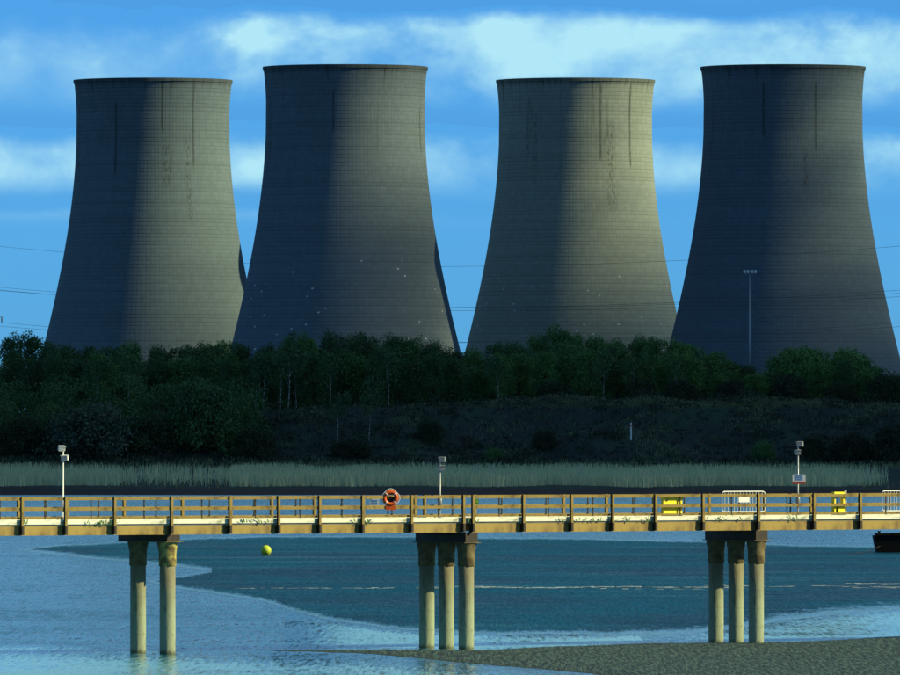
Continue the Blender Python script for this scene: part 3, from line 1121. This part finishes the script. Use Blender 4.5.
# bushes
BUSH = [
    ('leaf_willow', 88, 462, 408, 90, 1604, 'large pale domed willow bush left of the leftmost lamp post top'),
    ('leaf', 200, 456, 384, 74, 1609, 'rounded green tree-like bush low below the far left tower'),
    ('leaf_dark', 20, 462, 425, 60, 1606, 'low dark bush at the far left foot of the embankment'),
    ('leaf_dark', 150, 460, 425, 56, 1607, 'dark bush between the pale willow and the rounded green bush'),
    ('leaf_dark', 255, 462, 430, 50, 1606, 'dark bush right of the rounded green bush on the bank'),
    ('leaf_fresh', 763, 466, 446, 28, 1602, 'small round green bush left of the sign board lamp post'),
    ('leaf_dark', 812, 462, 440, 34, 1604, 'small dark bush just right of the sign board lamp post'),
    ('leaf_dark', 850, 466, 436, 50, 1603, 'dark spreading bush near the right edge behind the reeds'),
    ('leaf_dark', 893, 470, 430, 50, 1602, 'dark bush at the right edge where the reeds end'),
    ('leaf_dark', 430, 448, 425, 34, 1614, 'dark bush on the slope above the middle lamp post'),
    ('leaf_fresh', 495, 462, 449, 26, 1603, 'small green bush at the slope foot right of the middle lamp post'),
    ('leaf_dark', 545, 460, 440, 30, 1607, 'dark bush halfway between the middle lamp and the white stake'),
    ('leaf_dark', 350, 463, 444, 44, 1604, 'low bush at the slope foot above the life ring'),
    ('leaf_dark', 680, 412, 386, 40, 1652, 'dark bush on the bank crest left of the mast'),
    ('leaf_dark', 730, 410, 386, 36, 1653, 'dark bush on the bank crest at the mast foot'),
    ('leaf_dark', 790, 412, 382, 46, 1652, 'dark bush on the bank crest right of the mast'),
    ('leaf_dark', 840, 410, 386, 40, 1654, 'dark bush on the bank crest under the far right tower'),
    ('leaf_dark', 885, 412, 380, 44, 1652, 'dark bush on the bank crest at the right edge'),
    ('leaf_fresh', 800, 405, 346, 74, 1672, 'large rounded fresh green bush tree right of the mast'),
    ('leaf_fresh', 850, 405, 350, 64, 1674, 'large fresh green bush tree nearest the right edge'),
    ('leaf_dark', 555, 410, 384, 40, 1654, 'dark bush on the bank crest under the third tower'),
    ('leaf_dark', 640, 410, 384, 38, 1655, 'dark bush on the bank crest under the third tower, right side'),
]
for i, (lm, X, yb, yt, wpx, Y, lab) in enumerate(BUSH):
    x = (X - 450) / F * Y
    H = (yb - yt) / F * Y * 1.05
    H = max(H, at(X, yt, Y).z - land_z(x, Y))
    o = plant('bush', 'bush', i % 5, lm, x, Y, H, wpx / F * Y * 1.02, 'bush', 0.3)
    o['label'] = lab
    o['group'] = 'bushes on the embankment'

# scrub over the slope
qq = []
N = 9000
for i in range(N):
    x = rng.uniform(-120, 120)
    Y = rng.uniform(1592, 1662)
    s_ = 0.25 + 0.5 * max(0.0, mnoise.noise(Vector((x * 0.08, Y * 0.08, 0))) + 0.35)
    qq.append(blob_leaves(rng, (x, Y, land_z(x, Y) + s_ * 0.35), (0.9 * s_ + .3, 0.9 * s_ + .3, s_ * 1.1), 9, 0.2, 0.1))
for i in range(420):
    x = rng.uniform(-110, 110)
    Y = rng.uniform(1598, 1640)
    if mnoise.noise(Vector((x * 0.07, Y * 0.07, 11.0))) < -0.05:
        continue
    s_ = rng.uniform(0.5, 1.6)
    qq.append(blob_leaves(rng, (x, Y, land_z(x, Y) + s_ * 0.3), (1.5 * s_, 1.2 * s_, 0.8 * s_), int(90 * s_), 0.2, 0.5))
sc = link('scrub', quads_mesh('scrub', np.concatenate(qq), M['bramble']))
tag(sc, 'dark bramble and heather scrub covering the embankment slope', 'scrub', kind='stuff')


def blades(n, xr, Yr, hmin, hmax, wd, dens=None, zoff=0.0):
    out = []
    for i in range(n):
        x = rng.uniform(*xr)
        Y = rng.uniform(*Yr)
        if dens is not None:
            d_ = dens(x, Y)
            if rng.random() > d_:
                continue
        h = rng.uniform(hmin, hmax) * (1 + 0.28 * mnoise.noise(Vector((x * 0.13, Y * 0.05, 31.0))))
        z = land_z(x, Y) - 0.05
        t_ = rng.uniform(-.9, .9)
        a0, b0 = wd * math.cos(t_), wd * math.sin(t_)
        lx = rng.normal(0, 0.12) * h
        out.append([(x - a0, Y - b0, z), (x + a0, Y + b0, z), (x + lx + a0 * .35, Y + b0 * .35, z + h), (x + lx - a0 * .35, Y - b0 * .35, z + h)])
    return np.array(out)


def reed_d(x, Y):
    X = 450 + x / Y * F
    k = mnoise.noise(Vector((x * 0.05, Y * 0.02, 3.0)))
    lo = 1378 + 16 * mnoise.noise(Vector((x * 0.09, 0, 9.0))) + 6 * mnoise.noise(Vector((x * 0.4, 0, 2.0)))
    if Y < lo:
        return 0.0
    if 120 < X < 230 and Y < 1440:
        return 0.04
    if 120 < X < 230:
        return 0.25
    if X > 845:
        return max(0.0, 0.5 - (X - 845) / 90)
    return 0.85 + 0.4 * k


rq = np.concatenate([blades(48000, (-105, 105), (1370, 1420), 1.3, 1.9, 0.035, reed_d), blades(36000, (-105, 105), (1420, 1520), 1.5, 1.9, 0.05, reed_d)])
rd = link('reed_bed', quads_mesh('reed_bed', rq, M['reed']))
tag(rd, 'pale reed bed along the far river bank', 'reeds', kind='stuff')
gq = np.concatenate([blades(7000, (-30, 105), (1637, 1648), 0.2, 0.5, 0.06, lambda x, Y: 0.5 + mnoise.noise(Vector((x * 0.06, 0, 4)))), blades(4500, (-105, 105), (1570, 1598), 0.4, 1.0, 0.1), blades(2500, (-70, 110), (1365, 1450), 0.3, 0.7, 0.1, lambda x, Y: 0.9 if 100 < 450 + x / Y * F < 260 or 450 + x / Y * F > 830 else 0.0)])
# tussocks in patches on the slope and a worn grassy path running up it
gq = np.concatenate([gq, blades(26000, (-100, 105), (1600, 1640), 0.25, 0.6, 0.06, lambda x, Y: 1.0 if mnoise.noise(Vector((x * 0.11, Y * 0.10, 21.0))) > 0.16 else 0.03),
                     blades(9000, (8, 48), (1606, 1640), 0.15, 0.35, 0.07, lambda x, Y: 1.0 if abs(Y - (1612 + (x - 8) * 0.62)) < 1.3 else 0.0)])
gr = link('grass', quads_mesh('grass', gq, M['tuft']))
tag(gr, 'short grass along the embankment crest and bank', 'grass', kind='stuff')

# white stake in the scrub
p = at(631, 451, 1609)
st = empty('marker_post', (p.x, 1609, land_z(p.x, 1609) - 0.2))
tag(st, 'thin white marker post standing in the embankment scrub', 'post')
MB().lathe([(0.13, 0), (0.12, 2.9), (0.10, 2.95)], n=8).build('stake', M['white'], st)
MB().lathe([(0.135, 2.35), (0.135, 2.6)], n=8).build('band', M['redprint'], st)

# ------------------------------------------------------------------ jetty
ALPHA = math.radians(35.7)
UX, UY = math.cos(ALPHA), math.sin(ALPHA)
NX, NY = UY, -UX                       # outward normal of the near side
J0 = Vector((0, 400, 0))
JW = 3.2                               # deck width


def js(X, v=0.0):
    """position along the jetty of photo column X for a line v metres out from the near edge"""
    k = (X - 450) / F
    return (k * (J0.y + v * NY) - v * NX) / (UX - k * UY)


def jw(s, v, z):
    return Vector((J0.x + s * UX + v * NX, J0.y + s * UY + v * NY, z))


def jz(X, py, v=0.0):
    """height of photo pixel (X, py) on the jetty line v"""
    s_ = js(X, v)
    Y = J0.y + s_ * UY + v * NY
    return CH + (HY - py) / F * Y


jet = empty('jetty', J0, ALPHA)
tag(jet, 'ochre railed jetty on concrete piles crossing the whole picture', 'jetty')
# local frame of the jetty: x along it, y inwards (away from the camera), z up
S0, S1 = js(-330), js(1240)
Z_T, Z_M, Z_B = 6.17, 5.775, 5.41      # tops of the three rails
POSTX = [-290, -240, -185, -128, -75, -22, 24.5, 68, 117, 174, 232.5, 281, 322, 365, 414, 466, 475.5, 526, 574, 615, 658, 705.5, 761, 816.5, 863, 912, 966, 1020, 1070, 1120, 1170, 1215]
PS = [js(X, 0.25) for X in POSTX]


def jbox(name, lo, hi, m, parent=None):
    """box part whose origin is at its own centre bottom"""
    c = ((lo[0] + hi[0]) / 2, (lo[1] + hi[1]) / 2, lo[2])
    o = MB().box([lo[i] - c[i] for i in range(3)], [hi[i] - c[i] for i in range(3)]).build(name, m, parent or jet)
    o.location = c
    return o


# deck slabs, one per bay, and beams
post_me = brk_me = bpost_me = None
for i in range(len(PS) - 1):
    a0, a1 = PS[i], PS[i + 1]
    if a1 - a0 < 0.6:
        jbox('deck_slab', (a0 + .01, 0.06, 5.06), (a1 - .01, JW - .06, 5.27), M['deck'])
        continue
    g = 0.012
    jbox('deck_slab', (a0 + g, 0.06, 5.06), (a1 - g, JW - .06, 5.27), M['deck'])
    for y0, y1 in ((0.0, 0.055), (JW - 0.055, JW)):
        k_ = jbox('kerb', (a0 + g, y0, 5.125), (a1 - g, y1, 5.305), M['kerb'])
    jbox('beam', (a0 + 0.02, 0.07, 4.72), (a1 - 0.02, 0.22, 5.055), M['ochre'])
    jbox('beam', (a0 + 0.02, JW - 0.22, 4.72), (a1 - 0.02, JW - 0.10, 5.055), M['ochre'])
    # lower flange of the near beam
    jbox('beam_flange', (a0 + 0.02, 0.04, 4.695), (a1 - 0.02, 0.28, 4.718), M['ochre'])
    for (zt, h, d) in ((Z_T, 0.11, 0.075), (Z_M, 0.12, 0.05), (Z_B, 0.085, 0.05)):
        yo = -0.075 if zt > 5.5 else -0.012
        jbox('rail', (a0 + 0.055, yo, zt - h), (a1 - 0.055, yo + d, zt), M['rail'])
        jbox('rail', (a0 + 0.055, JW + 0.02, zt - h), (a1 - 0.055, JW + 0.02 + d, zt), M['rail'])
    mid = (a0 + a1) / 2 + 0.1
    jbox('stanchion', (mid - .022, -0.02, 5.32), (mid + .022, 0.02, Z_T - 0.11), M['steel_and_post_shade'])
    jbox('stanchion', (mid - .022, JW - 0.02, 5.32), (mid + .022, JW + 0.02, Z_T - 0.11), M['steel_and_post_shade'])
for s_ in PS:
    if post_me is None:
        o = MB().box((-.04, -.12, 5.06), (.04, 0.0 - .003, 6.20)).build('post', M['steel_and_post_shade'], jet)  # dark body colour paints the shade on the post's sides
        lit_face_me = MB().box((-.05, -.14, 5.06), (.05, -.122, 6.20)).build('lit_face', M['rail'], o).data  # ochre strip painted as the sunlit front of the post
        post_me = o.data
        o2 = MB().box((-.048, -.16, 4.715), (.048, 0.098, 5.058)).build('bracket', M['steel_and_post_shade'], jet)
        brk_me = o2.data
        o3 = MB().box((-.05, JW + .003, 5.06), (.05, JW + .12, 6.18)).build('post', M['rail'], jet)
        bpost_me = o3.data
    else:
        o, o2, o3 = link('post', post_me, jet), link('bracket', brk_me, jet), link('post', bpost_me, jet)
        link('lit_face', lit_face_me, o)
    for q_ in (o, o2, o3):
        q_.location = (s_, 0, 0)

# piers: dark cap beam across the jetty carried by a row of piles
PIERS = [(-140, 3), (167.5, 2), (465.5, 3), (755.5, 3), (1045, 3)]
coll_me = {}
for (X, n_) in PIERS:
    deep = 0.39 if n_ == 3 else 0.26
    sF = js(X, -0.45)
    zt = 4.69
    cb = jbox('cap_beam', (sF - .30, 0.02, zt - deep), (sF + .30, JW + 0.28, zt), M['capsteel'])
    pl_ = jbox('bearing_plate', (-.42, -JW / 2 - .2, -0.03), (.42, JW / 2 + .15, 0.0), M['collar'], cb)
    pl_.location.z = -0.032
    ds = [0.40, 1.77, 3.12] if n_ == 3 else [0.45, 2.52]
    for k, d in enumerate(ds):
        pr = 0.31
        pt = zt - deep - 0.035
        o = MB().lathe([(pr, -1.5), (pr, 0.02), (pr * 1.01, 1.0), (pr, 2.2), (pr, pt - 0.02)], n=28).build('pile', M['pile'], jet, True)
        o.location = (sF, d, 0)
        cmn = M['collar_bare'] if (n_ == 2 and k == 0) else M['collar']
        cl_ = MB().lathe([(pr + .012, pt - 0.94), (pr + .035, pt - 0.92), (pr + .032, pt - 0.45), (pr + .05, pt - 0.30), (pr + 0.11, pt)], n=28, caps=False).build('collar', cmn, o, True)
        if k > 0 and n_ == 2:
            pass

# weeds on the kerb
q = []
for (X, n_, sp) in ((100, 26, 8), (108, 20, 5), (252, 30, 9), (362, 34, 6), (590, 26, 14), (640, 22, 10), (560, 12, 8), (790, 18, 8), (718, 16, 12), (24, 8, 3), (470, 8, 3)):
    for i in range(int(n_ * 0.55)):
        s_ = js(X + rng.normal(0, sp), 0.02)
        z0 = rng.choice([5.10, 5.10, 5.16])
        h = rng.uniform(0.04, 0.2)
        dx_ = rng.normal(0, 0.09)
        v0 = 0.012 + rng.uniform(0, .05)
        wd = rng.uniform(.012, .03)
        P = [jw(s_ - wd, v0, z0), jw(s_ + wd, v0, z0), jw(s_ + dx_ + wd, v0 + .05, z0 + h), jw(s_ + dx_ - wd, v0 + .06, z0 + h * .9)]
        q.append([tuple(p) for p in P])
wd_ = link('weeds', quads_mesh('weeds', np.array(q), M['leaf_fresh']))
tag(wd_, 'small weeds growing along the white jetty kerb', 'weeds', kind='stuff')

# ------------------------------------------------------------------ lamp posts on the jetty
def lamp_post(X, ytop, v, m, lab, heads):
    s_ = js(X, v)
    b = jw(s_, v, 5.272)
    Hh = jz(X, ytop, v) - 5.272
    p = empty('lamp_post', b, 0)
    tag(p, lab, 'lamp post', 'lamp posts along the jetty')
    MB().lathe([(0.11, 0), (0.11, 0.02), (0.035, 0.025), (0.035, Hh - .12), (0.03, Hh)], n=10).build('pole', m, p, True)
    MB().lathe([(0.085, 0.35), (0.085, 0.8), (0.05, 0.85)], n=10).build('collar', m, p, True)
    for (dx_, dz_, rz) in heads:
        h = empty('floodlight', (0, 0, 0))
        bpy.data.objects.remove(h)
        mb = MB().box((-.19, -.10, -.13), (.19, .10, .13)).box((-.22, -.13, .11), (.22, -.10, .15)).box((-.03, .10, -.05), (.03, .18, .05))
        hd_ = mb.build('floodlight', M['white'] if m is M['white'] else M['galv'], p)
        hd_.location = (dx_, -0.08, Hh + dz_)
        hd_.rotation_euler = (math.radians(14), 0, rz)
        hd_.scale = (0.68, 0.68, 0.75)
        gl = MB().box((-.165, -.106, -.105), (.165, -.101, .105)).build('lens', M['lamp_glass'], hd_)
        MB().box((-.025, 0.02, -.02), (.025, .26, .02)).build('bracket_arm', m, hd_)
    return p


lamp_post(63, 447, -3.0, M['white'], 'white lamp post at the left end of the jetty', ((-0.05, -.05, 0.4), (0.07, -.42, -0.25)))
lamp_post(440, 459, -3.0, M['galv'], 'thin grey lamp post at the middle of the jetty', ((0.09, -.02, -0.4), (0.06, -.36, 0.1)))
lamp_post(798, 444, -3.0, M['galv'], 'thin grey lamp post carrying the notice board, right', ((0.08, 0.0, -0.4), (-0.02, -.34, 0.1)))


def signboard(name, X, y0, y1, wpx, v, lab, parts, m=None, zth=0.02):
    """flat board facing the camera side of the jetty"""
    s_ = js(X, v)
    c = jw(s_, v, 0)
    sc_ = F / c.y
    zb, zt2 = jz(X, y1, v), jz(X, y0, v)
    hw = wpx / sc_ / 2
    p = empty(name, (c.x, c.y, zb), 0)
    tag(p, lab, 'sign')
    hh = zt2 - zb
    MB().box((-hw, -zth / 2, 0), (hw, zth / 2, hh)).build('board', m or M['white'], p)
    for (u0, u1, w0, w1, mm, nm) in parts:
        MB().box((-hw + 2 * hw * u0, -zth / 2 - .006, hh * w0), (-hw + 2 * hw * u1, -zth / 2 - .0005, hh * w1)).build(nm, mm, p)
    return p


prt = [(0, 1, 0.0, 0.26, M['redprint'], 'red_band')]
prt += [(0.10 + 0.12 * k, 0.18 + 0.12 * k, 0.08, 0.2, M['white'], 'letter_block') for k in range(7)]
prt += [(0.18 + 0.13 * k, 0.27 + 0.13 * k, h, h + .13, M['blueprint'], 'print_block') for k in range(5) for h in (.40, .60, .78)]
signboard('notice_board', 799, 474.5, 484, 13, -2.9, 'white notice with blue print and red band on lamp post', prt)
prt = [(0.15 + 0.24 * k, 0.32 + 0.24 * k, h, h + .24, M['blueprint'], 'print_block') for k in range(3) for h in (.18, .56)]
signboard('safety_notice', 374.6, 498.8, 505.6, 9, 0.10, 'small pale notice with blue print beside the life ring', prt)
signboard('green_tag', 477, 499.2, 504.5, 3.6, 0.30, 'small green plate fixed to the double railing posts', [(0.2, 0.8, 0.3, 0.7, M['lime'], 'print_block')], M['green'])

# life ring in its open housing
v = 0.16
s_ = js(390.5, v)
c = jw(s_, v, 0)
zc_ = jz(390.5, 498.2, v)
lr = empty('life_ring', (c.x, c.y, zc_), 0.15)
tag(lr, 'bright orange life ring hung on the jetty railing', 'life ring')
R_ = 0.245
mb = MB()
mb.tube([(R_ * math.cos(t_), 0, R_ * math.sin(t_)) for t_ in np.linspace(0, 2 * math.pi, 33)[:-1]], 0.085, 10, closed=True)
mb.build('ring', M['orange'], lr, True)
for k in range(4):
    t0 = math.radians(45 + 90 * k)
    MB().tube([(R_ * math.cos(t_), 0, R_ * math.sin(t_)) for t_ in np.linspace(t0 - .07, t0 + .07, 4)], 0.088, 10).build('reflective_band', M['white'], lr, True)
mb = MB()
mb.tube([((R_ + .11 + .02 * math.cos(4 * t_)) * math.cos(t_), -.03, (R_ + .11 + .02 * math.cos(4 * t_)) * math.sin(t_)) for t_ in np.linspace(0, 2 * math.pi, 41)[:-1]], 0.014, 5, closed=True)
mb.build('grab_rope', M['white'], lr, True)
MB().box((-.20, -.05, -.47), (.20, .05, -.30)).build('rope_bag', M['orange'], lr)
MB().box((-.26, .09, -.2), (.26, .11, .05)).build('back_plate', M['steel_and_post_shade'], lr)

# grit box and yellow cabinet
def jthing(name, X, v, lab, cat, group=None):
    s_ = js(X, v)
    o = empty(name, jw(s_, v, 5.272), ALPHA)
    tag(o, lab, cat, group)
    return o


gb = jthing('grit_bin', 670.5, -0.24, 'bright yellow grit bin behind the railing', 'bin')
MB().box((-.48, -.16, 0), (.48, .0, .68)).build('body', M['yellow'], gb)
MB().box((-.51, -.19, .683), (.51, .03, .80)).build('lid', M['yellow'], gb)
for dx_ in (-.3, .3):
    MB().box((dx_ - .03, -.205, .64), (dx_ + .03, -.192, .72)).build('latch', M['steel_and_post_shade'], gb)

yc = jthing('yellow_cabinet', 838, -0.14, 'narrow yellow cabinet with open window, near the right end of jetty', 'cabinet')
MB().box((-.26, -.1, 0), (.26, .1, .42)).build('lower_panel', M['yellow'], yc)
MB().box((-.26, -.1, .74), (.26, .1, .98)).build('top_panel', M['yellow'], yc)
for sx in (-.26, .2):
    MB().box((sx, -.1, .423), (sx + .06, .1, .737)).build('upright', M['yellow'], yc)
MB().box((.36, -.03, 0), (.42, .03, 1.04)).build('side_post', M['white'], yc)


def barrier(X, v, lab, plate):
    b = jthing('crowd_barrier', X, v, lab, 'barrier', 'white crowd barriers on the jetty')
    W2, h0, h1, cr = 1.12, 0.17, 1.0, 0.14
    P = []
    for (cx, cz, a0) in ((W2 - cr, h1 - cr, 0), (-W2 + cr, h1 - cr, 90), (-W2 + cr, h0 + cr, 180), (W2 - cr, h0 + cr, 270)):
        for k in range(5):
            t_ = math.radians(a0 + 22.5 * k)
            P.append((cx + cr * math.cos(t_), 0, cz + cr * math.sin(t_)))
    MB().tube(P, 0.024, 8, closed=True).build('frame', M['white'], b, True)
    for k in range(13):
        x = -W2 + 0.16 * (k + 1)
        MB().tube([(x, 0, h0), (x, 0, h1)], 0.011, 6).build('bar', M['white'], b)
    for x in (-0.72, 0.72):
        MB().tube([(x, -.25, 0.012), (x, -.2, 0.05), (x, 0, h0), (x, .2, .05), (x, .25, .012)], 0.02, 6).build('foot', M['white'], b)
    if plate:
        MB().box((-.27, -.04, .56), (.27, -.03, .80)).build('plate', M['white'], b)
    return b


barrier(743.5, -1.6, 'white crowd barrier with a blank plate above the right piles', True)
barrier(903, -1.6, 'white crowd barrier cut off by the right edge', False)

# ------------------------------------------------------------------ buoy and moored barge
p = at(266, 555.5, gy(555.5))
bu = empty('buoy', (p.x, p.y, 0), 0)
tag(bu, 'round lime yellow buoy on the dark mudflat', 'buoy')
R_ = 0.37
MB().lathe([(0.02, -.02)] + [(R_ * math.sin(t_), R_ * .95 - R_ * math.cos(t_)) for t_ in np.linspace(.25, math.pi - .12, 14)] + [(0.05, R_ * 1.98)], n=24).build('float', M['lime'], bu, True)
MB().tube([(-.07, 0, .70), (-.06, 0, .79), (.06, 0, .79), (.07, 0, .70)], .02, 6).build('lifting_eye', M['steel_and_post_shade'], bu)
MB().lathe([(.15, -.06), (.13, .03)], (0.1, -.06, 0), n=10).build('chain_plate', M['steel_and_post_shade'], bu)

Y = gy(553)
pa = at(874.5, 553, Y)
bg_ = empty('moored_barge', (pa.x, Y, 0), 0.0)
tag(bg_, 'black moored barge hull cut off by the right edge', 'barge')
hz = 20.0 / F * Y
mb = MB()
mb.v += [(0.25, 0, -.3), (9, 0, -.3), (9, 3.6, -.3), (0.25, 3.6, -.3), (0.12, -.05, .35 * hz), (9, -.05, .35 * hz), (9, 3.65, .35 * hz), (0.12, 3.65, .35 * hz),
         (-.02, -.1, .86 * hz), (9, -.1, .86 * hz), (9, 3.7, .86 * hz), (-.02, 3.7, .86 * hz)]
for b in (0, 4):
    mb.f += [(b, b + 1, b + 5, b + 4), (b + 1, b + 2, b + 6, b + 5), (b + 2, b + 3, b + 7, b + 6), (b + 3, b, b + 4, b + 7)]
mb.f += [(3, 2, 1, 0), (8, 9, 10, 11)]
mb.build('hull', M['black'], bg_)
for k in range(7):
    x0 = 0.02 + 1.28 * k
    MB().box((x0 + (.12 if k == 0 else 0), -.16, .87 * hz), (x0 + 1.2, 3.7, (.97 + .02 * (k % 2)) * hz)).build('fender_timber', M['black'], bg_)
for x0 in (.35, 2.6, 5.0):
    MB().lathe([(.09, .9 * hz), (.09, 1.06 * hz), (.13, 1.07 * hz), (.13, 1.1 * hz)], (x0, .3, 0), 10).build('bollard', M['black'], bg_)
MB().tube([(0.4, -.1, .5), (-.6, -1.0, .1), (-2.6, -16, .035)], .02, 5).build('mooring_rope', M['steel_and_post_shade'], bg_)
